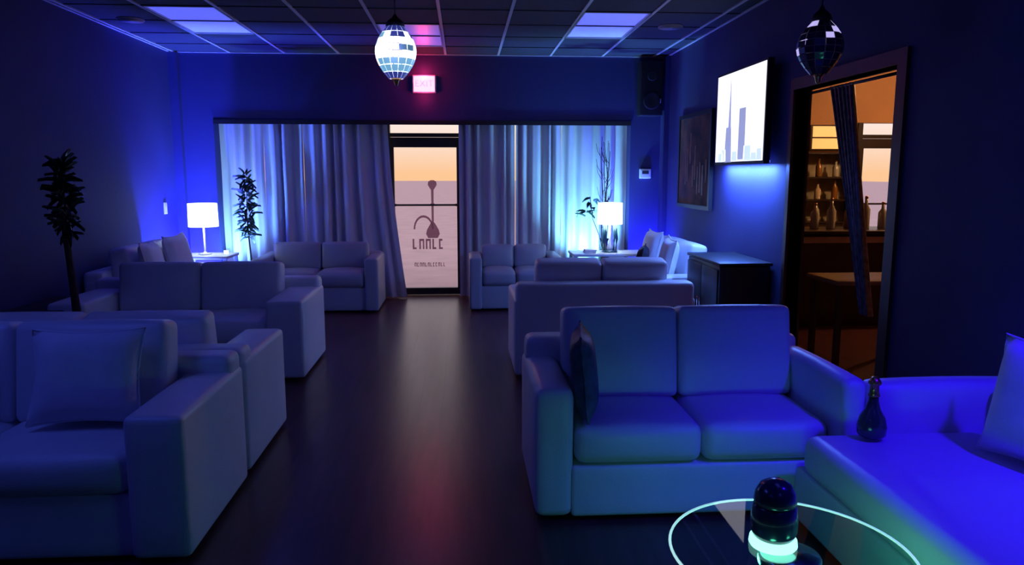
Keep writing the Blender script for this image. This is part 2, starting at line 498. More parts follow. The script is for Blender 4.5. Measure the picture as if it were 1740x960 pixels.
# ------------------------------------------------------------------ curtains
def curtain(label, x0, x1, folds, seed, flare=0.0, bot=0.02):
    r = random.Random(seed)
    nx, nz = folds * 8, 14
    ph = [r.uniform(-0.5, 0.5) for _ in range(folds + 1)]
    am = [r.uniform(0.35, 1.3) for _ in range(folds + 1)]
    vs, fs = [], []
    y = YB + 0.18
    z1 = OZ + 0.20
    for j in range(nz + 1):
        v = j / nz                       # 0 bottom
        z = bot + (z1 - bot) * v
        for i in range(nx + 1):
            u = i / nx
            f = (u + 0.10 * math.sin(2 * PI * u * 1.5 + seed) / folds * 2 + 0.05 * math.sin(2 * PI * u * 4 + seed) / folds * 2) * folds; f = max(0.0, min(folds - 1e-6, f)); k = min(int(f), folds - 1); q = f - k
            A = (am[k] * (1 - q) + am[k + 1] * q) * (0.045 + 0.02 * (1 - v))
            A *= min(1.0, 9 * u * (1 - u)) if 0 < u < 1 else 0
            p = ph[k] * (1 - q) + ph[k + 1] * q
            x = x0 + (x1 - x0) * u + flare * (1 - v) ** 1.6 * max(0, u - 0.4) / 0.6
            vs.append((x, y + A * math.sin(2 * PI * f + p) + 0.008 * math.sin(11 * v + 5 * u), z))
    for j in range(nz):
        for i in range(nx):
            a = j * (nx + 1) + i
            fs.append((a, a + 1, a + nx + 2, a + nx + 1))
    cx = (x0 + x1) / 2
    t = thing('curtain', label, 'curtain', (cx, y, 0.0), group='window curtains')
    M = Matrix.Translation((-cx, -y, 0))
    MB().add(vs, fs, True, M).build('drape', 'curtain_sheer', t)
    MB().box(x0 - cx, x1 - cx, -0.055, -0.03, z1 - 0.02, z1 + 0.005).build('header_tape', 'curtain_sheer', t)
curtain('pale curtain panel glowing cyan behind the leafy corner plant', -2.855, -2.353, 3, 1)
curtain('violet lit curtain panel beside the leafy corner plant', -2.351, -1.893, 3, 2)
curtain('wide dim mauve curtain panel sweeping in beside the entrance door push bar', -1.891, -0.90, 7, 3, flare=0.20)
curtain('dim mauve curtain panel beside the entrance on the thermostat side', -0.05, 0.625, 5, 4)
curtain('curtain panel with bright vertical streaks in the middle of its window', 0.640, 1.193, 4, 5)
curtain('bright cyan curtain panel behind the corner lamp with bare twigs', 1.195, 1.995, 5, 6)
t = thing('curtain_rod', 'thin dark rod the window curtains hang from', 'curtain rod', (0, YB + 0.10, OZ + 0.235))
MB().tube([(OX0, 0, 0), (OX1, 0, 0)], 0.012).build('rod', 'alu_dark', t)
for x in (OX0 + 0.02, OX1 - 0.02):
    MB().lathe([(0.0, -0.02), (0.02, -0.02), (0.02, 0.02), (0.0, 0.02)], 12).build('bracket', 'alu_dark', t, (x, 0, 0), (0, PI / 2, 0))

# ------------------------------------------------------------------ sofas
def sofa(name, label, W, loc, rz=0, D=0.80, arm=0.24, arm_h=0.60, frame_h=0.68, back_h=0.87, ncush=2, group='white leather sofas', cat='sofa', m='white_leather'):
    """local: faces -y, y from -D/2 (front) to D/2 (back)"""
    t = thing(name, label, cat, loc, rz, group)
    x0, x1, yf, yb = -W / 2, W / 2, -D / 2, D / 2
    MB().rbox((0, 0, 0.15), (W - 2 * arm + 0.02, D - 0.06, 0.26), 0.02).build('base', m, t)
    for s in (-1, 1):
        MB().rbox((s * (W / 2 - arm / 2), -0.005, (arm_h + 0.02) / 2), (arm, D - 0.01, arm_h - 0.02), 0.028, (0, 0, 0.012)).build('arm', m, t)
    MB().rbox((0, yb - 0.09, (frame_h + 0.02) / 2), (W - 0.02, 0.18, frame_h - 0.02), 0.04, (0, 0.01, 0.0)).build('back_frame', m, t)
    iw = (W - 2 * arm) / ncush
    for k in range(ncush):
        cx = x0 + arm + iw * (k + 0.5)
        MB().rbox((cx, -0.09, 0.365), (iw - 0.008, D - 0.20, 0.17), 0.045, (0.004, 0.015, 0.022)).build('seat_cushion', m, t)
        M = Matrix.Translation((cx, yb - 0.265, (back_h + 0.43) / 2)) @ Matrix.Rotation(-0.16, 4, 'X')
        MB().rbox((0, 0, 0), (iw - 0.008, 0.17, back_h - 0.43), 0.035, (0.003, 0.03, 0.008), M=M).build('back_cushion', m, t)
    for sx_ in (-1, 1):
        for sy_ in (-1, 1):
            MB().lathe([(0.026, 0.0), (0.030, 0.005), (0.030, 0.03)], 12).build('leg', 'foot_black', t, (sx_ * (W / 2 - 0.10), sy_ * (D / 2 - 0.09), 0))
    return t
sofa('loveseat', 'white leather loveseat with two throw pillows facing away from the curtains', 1.76, (-1.96, 3.18, 0), arm=0.23)
sofa('loveseat', 'white leather loveseat back to back with the pillowed loveseat', 1.76, (-1.97, 4.03, 0), rz=PI, arm=0.23, back_h=0.80, frame_h=0.66)
sofa('loveseat', 'white leather loveseat with two upright back cushions next to the potted tree', 1.80, (-2.08, 5.80, 0), arm=0.27, D=0.86, back_h=0.82)
sofa('loveseat', 'narrow white loveseat turned to the curtains behind the corner sectional', 1.36, (1.05, 5.72, 0), rz=PI, arm=0.17, frame_h=0.72, D=0.80)
sofa('side_sofa', 'white sofa against the wall by the leafy plant with two pale pillows', 1.36, (-2.93, 7.16, 0), rz=PI / 2, arm=0.16, D=0.70)
sofa('side_sofa', 'white sofa against the wall beneath the dark painting', 1.36, (2.05, 7.14, 0), rz=-PI / 2, arm=0.16, D=0.70)
sofa('loveseat', 'low grey loveseat under the dim mauve curtain beside the entrance', 1.36, (-1.62, 8.42, 0), arm=0.15, D=0.74, back_h=0.74, frame_h=0.62, m='grey_leather')
sofa('loveseat', 'low grey loveseat under the streaked curtain on the thermostat side of the entrance', 1.04, (0.58, 8.44, 0), arm=0.14, D=0.74, back_h=0.70, frame_h=0.60, m='grey_leather')

# L-shaped sectional on the right
S = thing('sectional_sofa', 'white leather corner sectional with chaise around the glass table', 'sofa', (1.35, 3.0, 0))
def sl(x, y, z): return (x - 1.35, y - 3.0, z)
def srb(name, x0, x1, y0, y1, z0, z1, r=0.03, bulge=(0, 0, 0), m='white_leather'):
    return MB().rbox(sl((x0 + x1) / 2, (y0 + y1) / 2, (z0 + z1) / 2), (x1 - x0, y1 - y0, z1 - z0), r, bulge).build(name, m, S)
srb('base', 0.46, 1.63, 3.03, 3.62, 0.02, 0.255, 0.02)
srb('arm', 0.30, 0.47, 3.03, 3.80, 0.02, 0.60, 0.04, (0, 0, 0.01))
srb('arm', 1.61, 1.72, 2.93, 3.60, 0.28, 0.65, 0.04, (0, 0, 0.01))
srb('back_frame', 0.31, 1.72, 3.61, 3.79, 0.02, 0.70, 0.04)
for k in range(2):
    x0 = 0.475 + 0.57 * k
    srb('seat_cushion', x0, x0 + 0.564, 3.02, 3.60, 0.262, 0.435, 0.045, (0.004, 0.012, 0.02))
    M = Matrix.Translation(sl(x0 + 0.283, 3.52, 0.648)) @ Matrix.Rotation(-0.15, 4, 'X')
    MB().rbox((0, 0, 0), (0.56, 0.16, 0.44), 0.03, (0.003, 0.025, 0.006), M=M).build('back_cushion', 'white_leather', S)
srb('chaise_base', 1.44, 2.38, 0.90, 2.99, 0.02, 0.255, 0.02)
srb('chaise_cushion', 1.42, 2.22, 0.92, 2.90, 0.262, 0.435, 0.05, (0.012, 0.01, 0.02))
srb('chaise_back', 1.725, 2.40, 2.91, 3.04, 0.20, 0.635, 0.04, (0, 0.01, 0.008))
srb('chaise_side', 2.23, 2.40, 0.90, 2.90, 0.20, 0.635, 0.04, (0.01, 0, 0.008))
for (x, y) in ((0.38, 3.1), (0.38, 3.7), (1.55, 3.7), (1.52, 1.0), (2.32, 1.0), (2.32, 2.9)):
    MB().lathe([(0.026, 0.0), (0.030, 0.005), (0.030, 0.03)], 12).build('leg', 'foot_black', S, sl(x, y, 0))

# pillows
def pillow(label, loc, rot, size=(0.42, 0.13, 0.40), m='white_fabric', group='throw pillows'):
    t = thing('throw_pillow', label, 'pillow', loc, 0, group)
    t.rotation_euler = rot
    n = 12
    vs, fs = [], []
    W, D, Hh = size
    for side in (1, -1):
        for j in range(n + 1):
            for i in range(n + 1):
                u, v = -1 + 2 * i / n, -1 + 2 * j / n
                pin = 1 - 0.10 * (1 - u * u) * (abs(v) ** 3) 
                pin2 = 1 - 0.10 * (1 - v * v) * (abs(u) ** 3)
                d = ((1 - u ** 4) * (1 - v ** 4)) ** 0.55 * D / 2
                vs.append((u * W / 2 * pin2, side * d, (v * pin + 1) * Hh / 2))
    N = (n + 1) ** 2
    for j in range(n):
        for i in range(n):
            a = j * (n + 1) + i
            fs.append((a, a + 1, a + n + 2, a + n + 1))
            a += N
            fs.append((a, a + n + 1, a + n + 2, a + 1))
    MB().add(vs, fs, True).build('cover', m, t)
    ring = [vs[i] for i in range(n + 1)] + [vs[j * (n + 1) + n] for j in range(1, n + 1)] + [vs[n * (n + 1) + i] for i in range(n - 1, -1, -1)] + [vs[j * (n + 1)] for j in range(n - 1, -1, -1)]
    MB().tube(ring, 0.006, 6).build('piping', m, t)
    return t
pillow('white throw pillow at the aisle end of the front loveseat', (-1.58, 3.05, 0.488), (-0.30, 0.02, 0.12), (0.44, 0.15, 0.40))
pillow('white throw pillow deep in the front loveseat beside another pillow', (-2.24, 3.05, 0.488), (-0.28, -0.05, -0.10), (0.44, 0.15, 0.40))
pillow('pale pillow on the plant side wall sofa nearer the potted tree', (-2.77, 6.84, 0.488), (-0.22, 0.03, PI / 2 + 0.10), (0.44, 0.14, 0.43))
pillow('pale pillow on the plant side wall sofa nearer the corner lamp', (-2.77, 7.46, 0.488), (-0.22, -0.03, PI / 2 - 0.08), (0.44, 0.14, 0.45))
pillow('pale pillow beneath the painting nearer the black sideboard', (1.89, 6.86, 0.488), (-0.20, 0.04, -PI / 2 - 0.1), (0.44, 0.14, 0.44))
pillow('pale pillow beneath the painting nearer the twig vase', (1.89, 7.50, 0.488), (-0.22, 0, -PI / 2 + 0.06), (0.44, 0.14, 0.46))
pillow('dark pillow in front of the pale ones beneath the painting', (1.71, 7.06, 0.488), (-0.15, 0.02, -PI / 2 - 0.3), (0.38, 0.12, 0.34), 'charcoal_fabric')
pillow('dark patterned pillow leaning on the aisle arm of the sectional', (0.555, 3.20, 0.452), (-0.10, 0, PI / 2 - 0.15), (0.36, 0.12, 0.38), 'dark_pillow')
pillow('large white pillow leaning on the wall side of the chaise', (2.07, 2.40, 0.455), (-0.22, 0, -PI / 2 + 0.25), (0.50, 0.18, 0.46), 'white_fabric')

# ------------------------------------------------------------------ round glass table and what stands on it
GX, GY, GZ, GR = 0.955, 1.98, 0.42, 0.345
t = thing('glass_table', 'round glass table with a glowing rim and green light', 'table', (GX, GY, 0))
MB().lathe([(0.0, GZ - 0.012), (GR, GZ - 0.012), (GR, GZ), (0.0, GZ)], 72, smooth=False).build('tabletop', 'table_glass', t)
MB().tube([((GR + 0.003) * math.cos(2 * PI * k / 72), (GR + 0.003) * math.sin(2 * PI * k / 72), GZ - 0.006) for k in range(73)], 0.0042, 8).build('rim', 'rim_glow', t)
MB().lathe([(0.0, 0.0), (0.20, 0.0), (0.20, 0.012), (0.05, 0.022), (0.03, 0.05), (0.03, 0.33), (0.07, 0.36), (0.07, 0.366), (0.0, 0.366)], 36).build('pedestal', 'chrome', t)
MB().lathe([(0.0, 0.367), (0.085, 0.367), (0.09, 0.375), (0.09, 0.398), (0.085, 0.406), (0.0, 0.406)], 36).build('glass_pad', 'chrome', t)
for k in range(4):
    a = PI / 4 + k * PI / 2
    lamp('table_light', 'POINT', t, (0.13 * math.cos(a), 0.13 * math.sin(a), 0.34), P_TABLE / 4, (0.12, 1.0, 0.62), 0.03)
t = thing('lidded_vessel', 'dark navy lidded jar on the lit middle of the glass table', 'jar', (GX - 0.04, GY + 0.03, GZ + 0.001))
MB().lathe([(0.0, 0.0), (0.066, 0.0), (0.070, 0.006), (0.068, 0.022), (0.060, 0.026), (0.0, 0.026)], 36).build('lit_base', 'led_green', t)
MB().lathe([(0.0, 0.027), (0.055, 0.027), (0.060, 0.032), (0.067, 0.05), (0.068, 0.09), (0.062, 0.125), (0.056, 0.132), (0.0, 0.132)], 36).build('body', 'vessel_navy', t)
MB().lathe([(0.060, 0.132), (0.062, 0.140), (0.058, 0.165), (0.045, 0.190), (0.022, 0.204), (0.0, 0.207)], 36).build('lid', 'vessel_navy', t)
t = thing('decanter', 'dark glass bottle with brass neck standing on the chaise corner', 'bottle', (1.665, 2.80, 0.452))
MB().lathe([(0.0, 0.0), (0.046, 0.0), (0.056, 0.012), (0.058, 0.045), (0.048, 0.085), (0.030, 0.115), (0.020, 0.150), (0.017, 0.170), (0.0, 0.170)], 28).build('body', 'vase_glass', t)
MB().lathe([(0.018, 0.168), (0.024, 0.172), (0.019, 0.185), (0.017, 0.215), (0.025, 0.222), (0.025, 0.230), (0.012, 0.250), (0.0, 0.252)], 20).build('neck', 'brass', t)

# ------------------------------------------------------------------ side tables, lamps, plants, LED cans
def side_table(label, x0, x1, y0, y1, h, m='table_white'):
    t = thing('side_table', label, 'table', ((x0 + x1) / 2, (y0 + y1) / 2, 0))
    a, c = (x1 - x0) / 2, (y1 - y0) / 2
    MB().rbox((0, 0, h - 0.015), (2 * a, 2 * c, 0.03), 0.008).build('tabletop', m, t)
    for sx_ in (-1, 1):
        for sy_ in (-1, 1):
            MB().rbox((sx_ * (a - 0.03), sy_ * (c - 0.03), (h - 0.03) / 2), (0.035, 0.035, h - 0.032), 0.006).build('leg', m, t)
    MB().rbox((0, 0, 0.16), (2 * a - 0.07, 2 * c - 0.07, 0.018), 0.006).build('shelf', m, t)
side_table('white side table under the thin stemmed lamp in the corner', -3.04, -2.52, 7.98, 8.42, 0.645)
side_table('long white side table under the glass based lamp', 1.20, 2.06, 7.96, 8.40, 0.645)
def table_lamp(label, x, y, z, kind):
    t = thing('table_lamp', label, 'lamp', (x, y, z), group='lit table lamps')
    zs = 0.305 if kind == 'stem' else 0.315
    R = 0.155 if kind == 'stem' else 0.14
    hs = 0.25 if kind == 'stem' else 0.235
    MB().lathe([(R, zs), (R * 0.97, zs + hs), (R * 0.95, zs + hs), (R * 0.98, zs)], 32).build('lamp_shade', 'lamp_shade', t)
    if kind == 'stem':
        MB().lathe([(0.0, 0.0), (0.07, 0.0), (0.07, 0.012), (0.02, 0.02), (0.009, 0.04), (0.009, zs + 0.06), (0.0, zs + 0.06)], 20).build('stem', 'plastic_white', t)
    else:
        b = MB()
        MB().lathe([(0.0, 0.0), (0.085, 0.0), (0.09, 0.012), (0.0, 0.02)], 28).build('foot', 'lamp_glass', t)
        for a in (0, 1, 2, 3):
            q = a * PI / 2 + PI / 4
            MB().tube([(0.085 * math.cos(q), 0.085 * math.sin(q), 0.012), (0.095 * math.cos(q), 0.095 * math.sin(q), 0.15), (0.075 * math.cos(q), 0.075 * math.sin(q), zs + 0.01)], 0.014).build('glass_post', 'lamp_glass', t)
        MB().lathe([(0.0, 0.02), (0.03, 0.022), (0.034, 0.05), (0.012, 0.11), (0.010, zs + 0.06), (0.0, zs + 0.06)], 20).build('stem', 'plastic_white', t)
    MB().lathe([(0.0, -0.05), (0.02, -0.045), (0.032, -0.01), (0.026, 0.025), (0.0, 0.036)], 16).build('bulb', 'lamp_shade', t, (0, 0, zs + hs * 0.5))
    lamp('lamp_light', 'POINT', t, (0, 0, zs + hs + 0.03), P_LAMP * 0.6, (0.35, 0.62, 1.0), 0.05)
    lamp('lamp_light', 'POINT', t, (0, 0, zs - 0.03), P_LAMP * 0.4, (0.45, 0.70, 1.0), 0.05)
table_lamp('lit white drum lamp on a thin stem in the plant corner', -2.82, 8.20, 0.646, 'stem')
table_lamp('lit white drum lamp on a four post glass base', 1.64, 8.18, 0.646, 'glass')
t = thing('candle', 'small white candle in a glass on the corner side table', 'candle', (-2.57, 8.12, 0.646))
MB().lathe([(0.0, 0.0), (0.03, 0.0), (0.034, 0.01), (0.036, 0.075), (0.033, 0.075), (0.031, 0.012), (0.0, 0.011)], 20).build('glass', 'pane', t)
MB().lathe([(0.0, 0.012), (0.026, 0.012), (0.026, 0.05), (0.0, 0.052)], 16).build('wax', 'candle_flame', t)
t = thing('napkin_stack', 'small white stack on the long side table beside the lamp', 'napkins', (1.40, 8.10, 0.646))
for k in range(3): MB().rbox((0.004 * k, 0.003 * k, 0.008 + 0.012 * k), (0.13, 0.13, 0.011), 0.004).build('napkin', 'white_fabric', t)

def led_can(label, loc, to, power, col, angle, group='LED spot cans'):
    t = thing('led_can', label, 'spotlight', loc, 0, group)
    d = (Vector(to) - Vector(loc)).normalized()
    q = d.to_track_quat('Z', 'Y').to_euler()
    e = Vector((0, 0, 0.09))
    M = Matrix.Translation(e) @ d.to_track_quat('Z', 'Y').to_matrix().to_4x4()
    MB().lathe([(0.0, -0.06), (0.045, -0.06), (0.055, -0.04), (0.055, 0.06), (0.048, 0.06), (0.046, 0.045), (0.0, 0.045)], 24, M).build('housing', 'speaker_black', t)
    MB().lathe([(0.0, 0.046), (0.045, 0.046), (0.045, 0.050), (0.0, 0.052)], 24, M).build('lens', 'led_blue', t)
    MB().tube([(-0.062, 0, 0.09), (-0.062, 0, 0.006), (0.062, 0, 0.006), (0.062, 0, 0.09)], 0.006).build('bracket', 'speaker_black', t)
    lamp('can_light', 'SPOT', t, M @ Vector((0, 0, 0.075)), power, col, 0.04, d.to_track_quat('-Z', 'Y').to_euler(), angle, blend=1.0)
led_can('blue LED can on the floor washing the corner wall by the plant', (-3.08, 8.60, 0.0), (-3.17, 8.74, 1.4), P_UPLIGHT * 2.2, (0.035, 0.04, 1.0), 110)
led_can('blue LED can on the floor washing the glowing curtain by the plant', (-2.66, 8.68, 0.0), (-2.66, 8.84, 1.3), P_UPLIGHT * 0.6, (0.16, 0.45, 1.0), 80)
led_can('blue LED can on the floor behind the twig vase', (1.42, 8.64, 0.0), (1.55, 8.84, 1.3), P_UPLIGHT * 1.0, (0.16, 0.52, 1.0), 90)
led_can('blue LED can on the floor washing the thermostat wall', (2.20, 8.52, 0.0), (2.22, 8.70, 1.2), P_UPLIGHT * 0.8, (0.035, 0.04, 1.0), 110)
led_can('blue LED can behind the wall sofa by the potted tree', (-3.14, 7.95, 0.0), (-3.27, 7.8, 1.2), P_UPLIGHT * 1.6, (0.045, 0.08, 1.0), 165)

def leaf_mesh(L, Wd):
    m = MB()
    pts = [(0, 0), (0.25, 0.5), (0.55, 0.45), (1.0, 0.0)]
    vs, fs = [], []
    for (s, w_) in pts:
        for k in (-1, 0, 1):
            vs.append((k * w_ * Wd, s * L, -0.25 * L * s * s - (0.02 if k == 0 else 0)))
    for i in range(3):
        for k in range(2):
            a = i * 3 + k
            fs.append((a, a + 1, a + 4, a + 3))
    m.add(vs, fs, True)
    me = m.mesh('leaf'); me.materials.append(MATS['leaf_dark'])
    return me
def pot(t, r, h):
    MB().lathe([(0.0, 0.0), (r * 0.75, 0.0), (r * 0.8, 0.01), (r, h - 0.03), (r * 1.05, h - 0.03), (r * 1.05, h), (r * 0.92, h), (r * 0.9, h - 0.04), (0.0, h - 0.04)], 28).build('pot', 'pot_dark', t)
def leafy(name, label, loc, trunk, h, crown_z, crown_r, crown_h, nleaf, L, seed, lw=0.28):
    r = random.Random(seed)
    t = thing(name, label, 'plant', loc)
    pot(t, 0.13, 0.28)
    MB().tube([(0, 0, 0.2), (0.015, 0.01, h * 0.35), (-0.01, 0.0, h * 0.7), (0.005, 0, h * 0.93)], trunk, 8, trunk * 0.4).build('trunk', 'bark', t)
    me = leaf_mesh(L, L * lw)
    for k in range(nleaf):
        z = crown_z + crown_h * (k + 0.5) / nleaf
        u = (z - crown_z) / crown_h
        rr = crown_r * math.sin(PI * (0.12 + 0.85 * u)) * r.uniform(0.15, 0.75)
        a = k * 2.399
        o = link('leaf', me, t, (rr * math.cos(a) * 0.5, rr * math.sin(a) * 0.5, z), (r.uniform(-0.9, 1.3), r.uniform(-0.7, 0.7), a - PI / 2 + r.uniform(-0.6, 0.6)))
        s = r.uniform(0.75, 1.2); o.scale = (s, s, s)
leafy('potted_tree', 'tall dark potted tree with a slim trunk by the wall', (-2.66, 5.12, 0), 0.035, 1.72, 1.12, 0.09, 0.50, 110, 0.10, 11)
leafy('potted_plant', 'leafy potted plant in front of the cyan curtain', (-2.46, 8.60, 0), 0.014, 1.45, 0.80, 0.12, 0.72, 110, 0.11, 12)
# bare twigs in a tall vase
t = thing('twig_vase', 'tall floor vase of bare twigs behind the glass based lamp', 'vase', (1.66, 8.62, 0))
MB().lathe([(0.0, 0.0), (0.08, 0.0), (0.11, 0.12), (0.10, 0.35), (0.05, 0.60), (0.045, 0.72), (0.06, 0.76), (0.05, 0.76), (0.035, 0.70), (0.0, 0.5)], 28).build('vase', 'pot_dark', t)
r = random.Random(5)
for k in range(7):
    a = r.uniform(-0.16, 0.16); h = r.uniform(1.6, 2.0)
    pts = [(0, 0, 0.45)]
    for i in range(1, 7):
        u = i / 6
        pts.append((a * u * 1.0 + 0.02 * math.sin(5 * u + k), -0.10 * u * r.uniform(0, 1), 0.45 + (h - 0.45) * u))
    st = MB().tube(pts, 0.009, 6, 0.003)
    tw = st.build('twig', 'twig', t)
    for i in (2, 3, 4, 5):
        p = Vector(pts[i]); s = r.choice((-1, 1))
        MB().tube([p, p + Vector((s * 0.05, -0.01, 0.08)), p + Vector((s * 0.07, -0.02, 0.17))], 0.004, 5, 0.002).build('side_shoot', 'twig', tw)
me = leaf_mesh(0.13, 0.045)
for k in range(12):
    link('leaf', me, t, (-0.20 + r.uniform(-0.05, 0.05), -0.14 + r.uniform(-0.03, 0.03), 1.12 + r.uniform(-0.12, 0.16)), (r.uniform(-0.6, 0.6), r.uniform(-0.5, 0.5), r.uniform(0, 6)))
MB().tube([(0, 0, 0.5), (-0.07, -0.06, 0.8), (-0.16, -0.12, 1.0), (-0.20, -0.14, 1.26)], 0.007, 6, 0.003).build('leafy_stem', 'twig', t)

# ------------------------------------------------------------------ hanging mosaic lamps
def mosaic(label, loc, R, Hh, lit, seed):
    """loc = centre of the egg"""
    t = thing('mosaic_pendant', label, 'pendant lamp', loc, group='hanging mosaic lamps')
    r = random.Random(seed)
    rings, seg = 8, 14
    def pr(v):                       # v 0 bottom .. 1 top
        a = PI * (0.10 + 0.80 * v)
        return R * (math.sin(a) ** 0.85) * (0.93 + 0.14 * v), (v - 0.5) * Hh
    for i in range(rings):
        v0, v1 = i / rings + 0.008, (i + 1) / rings - 0.008
        for k in range(seg):
            a0, a1 = 2 * PI * (k + 0.05) / seg, 2 * PI * (k + 0.95) / seg
            (r0, z0), (r1, z1) = pr(v0), pr(v1)
            vs = []
            for dr in (0, -0.004):
                for (rr, z, a) in ((r0, z0, a0), (r0, z0, a1), (r1, z1, a1), (r1, z1, a0)):
                    vs.append(((rr + dr) * math.cos(a), (rr + dr) * math.sin(a), z))
            fs = [(0, 1, 2, 3), (7, 6, 5, 4), (0, 4, 5, 1), (1, 5, 6, 2), (2, 6, 7, 3), (3, 7, 4, 0)]
            if lit:
                if i >= 7: m = 'mosaic_blue'
                elif i == 6: m = r.choice(('mosaic_blue', 'mosaic_cyan', 'mosaic_white'))
                elif i == 5: m = r.choice(('mosaic_white', 'mosaic_teal', 'mosaic_white', 'mosaic_pink'))
                elif i in (3, 4): m = r.choice(('mosaic_white', 'mosaic_white', 'mosaic_pink', 'mosaic_white', 'mosaic_teal' if i == 4 else 'mosaic_pink'))
                elif i in (1, 2): m = r.choice(('mosaic_cyan', 'mosaic_cyan', 'mosaic_cyan', 'mosaic_white' if i == 2 else 'mosaic_cyan'))
                else: m = 'mosaic_blue'
            else:
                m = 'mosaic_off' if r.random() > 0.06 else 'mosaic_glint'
            MB().add(vs, fs, False).build('mosaic_tile', m, t)
    s = R / 0.15
    MB().lathe([(0.045 * s, Hh / 2 - 0.004), (0.07 * s, Hh / 2), (0.06 * s, Hh / 2 + 0.03), (0.02 * s, Hh / 2 + 0.06), (0.008, Hh / 2 + 0.08), (0.0, Hh / 2 + 0.08)], 24).build('cap', 'speaker_black', t)
    MB().lathe([(0.0, -Hh / 2 - 0.05), (0.012, -Hh / 2 - 0.04), (0.018, -Hh / 2 - 0.015), (0.04 * s, -Hh / 2 + 0.006), (0.0, -Hh / 2 + 0.008)], 20).build('finial', 'brass', t)
    top = H - loc[2]
    MB().tube([(0, 0, Hh / 2 + 0.07), (0, 0, top - 0.02)], 0.004, 6).build('cord', 'speaker_black', t)
    MB().lathe([(0.0, top - 0.03), (0.05, top - 0.025), (0.05, top - 0.002), (0.0, top - 0.002)], 20).build('canopy', 'speaker_black', t)
    if lit:
        for (dx, dy) in ((R + 0.05, 0), (-R - 0.05, 0), (0, -R - 0.05), (0, R + 0.05)):
            lamp('pendant_light', 'POINT', t, (dx, dy, 0), P_PEND / 4, (0.22, 0.28, 1.0), 0.05)
mosaic('lit egg shaped mosaic lamp hanging before the exit sign', (-0.465, 5.40, 2.36), 0.145, 0.36, True, 2)
mosaic('unlit dark mosaic lamp hanging in front of the doorway', (1.93, 4.0, 2.19), 0.12, 0.28, False, 4)

# ------------------------------------------------------------------ wall things
t = thing('exit_sign', 'glowing red exit sign above the entrance', 'sign', (-0.44, YB, 2.545))
MB().rbox((0, -0.025, 0), (0.27, 0.05, 0.20), 0.008).build('housing', 'plastic_white', t)
MB().box(-0.12, 0.12, -0.054, -0.0505, -0.087, 0.087).build('face', 'exit_face', t)
cu = bpy.data.curves.new('exit_text', 'FONT')
cu.body = 'EXIT'; cu.size = 0.105; cu.align_x = 'CENTER'; cu.align_y = 'CENTER'; cu.extrude = 0.001
to = bpy.data.objects.new('exit_text', cu); COL.objects.link(to)
dg = bpy.context.evaluated_depsgraph_get()
me = bpy.data.meshes.new_from_object(to.evaluated_get(dg))
bpy.data.objects.remove(to)
me.materials.clear(); me.materials.append(MATS['exit_letter'])
link('lettering', me, t, (0, -0.056, 0), (PI / 2, 0, 0))
lamp('sign_light', 'POINT', t, (0, -0.12, 0.12), P_EXIT * 0.7, (1.0, 0.03, 0.10), 0.04)
lamp('sign_light', 'POINT', t, (0, -0.12, -0.14), P_EXIT * 0.3, (1.0, 0.03, 0.10), 0.04)

# wall screen
t = thing('wall_screen', 'bright wall screen showing white city towers', 'television', (XR, 6.16, 1.997))
TW, TH, TX = 1.07, 0.75, -0.11
MB().box(TX, TX + 0.05, -TW / 2 - 0.02, TW / 2 + 0.02, -TH / 2 - 0.025, TH / 2 + 0.02).build('casing', 'speaker_black', t)
MB().box(TX + 0.05, 0, -0.2, 0.2, -0.15, 0.15).build('wall_bracket', 'speaker_black', t)
sc_ = MB().box(TX - 0.003, TX - 0.0005, -TW / 2, TW / 2, -TH / 2, TH / 2).build('screen', 'tv_picture', t)
sk = MB()
def tower(y, w0, w1, z0, z1, bmb):       # +y is farther along the wall
    bmb.add([(TX - 0.005, y - w0, z0), (TX - 0.005, y + w0, z0), (TX - 0.005, y + w1, z1), (TX - 0.005, y - w1, z1),
             (TX - 0.0032, y - w0, z0), (TX - 0.0032, y + w0, z0), (TX - 0.0032, y + w1, z1), (TX - 0.0032, y - w1, z1)],
            [(0, 1, 2, 3), (7, 6, 5, 4), (0, 4, 5, 1), (1, 5, 6, 2), (2, 6, 7, 3), (3, 7, 4, 0)], False)
tower(0.22, 0.085, 0.06, -0.38, -0.08, sk)
tower(0.20, 0.030, 0.012, -0.08, 0.18, sk)
tower(0.20, 0.010, 0.003, 0.18, 0.34, sk)
tower(-0.09, 0.075, 0.070, -0.36, 0.06, sk)
sk.build('towers', 'tv_tower', sc_)
for (y, w0, z1) in ((0.40, 0.06, -0.30), (0.32, 0.05, -0.27), (0.06, 0.06, -0.29), (-0.22, 0.08, -0.25), (-0.36, 0.06, -0.31), (-0.47, 0.05, -0.28)):
    hz = MB(); tower(y, w0, w0 * 0.9, -0.37, z1, hz); hz.build('low_block', 'tv_haze', sc_)
MB().box(TX + 0.052, TX + 0.060, -TW / 2, TW / 2, -TH / 2 - 0.018, -TH / 2 + 0.002).build('led_strip', 'led_blue', t)
lamp('strip_light', 'AREA', t, (TX + 0.03, 0, -TH / 2 - 0.035), P_TVGLOW, (0.10, 0.24, 1.0), size=0.04, size_y=TW, rot=(0, math.radians(-7), 0))

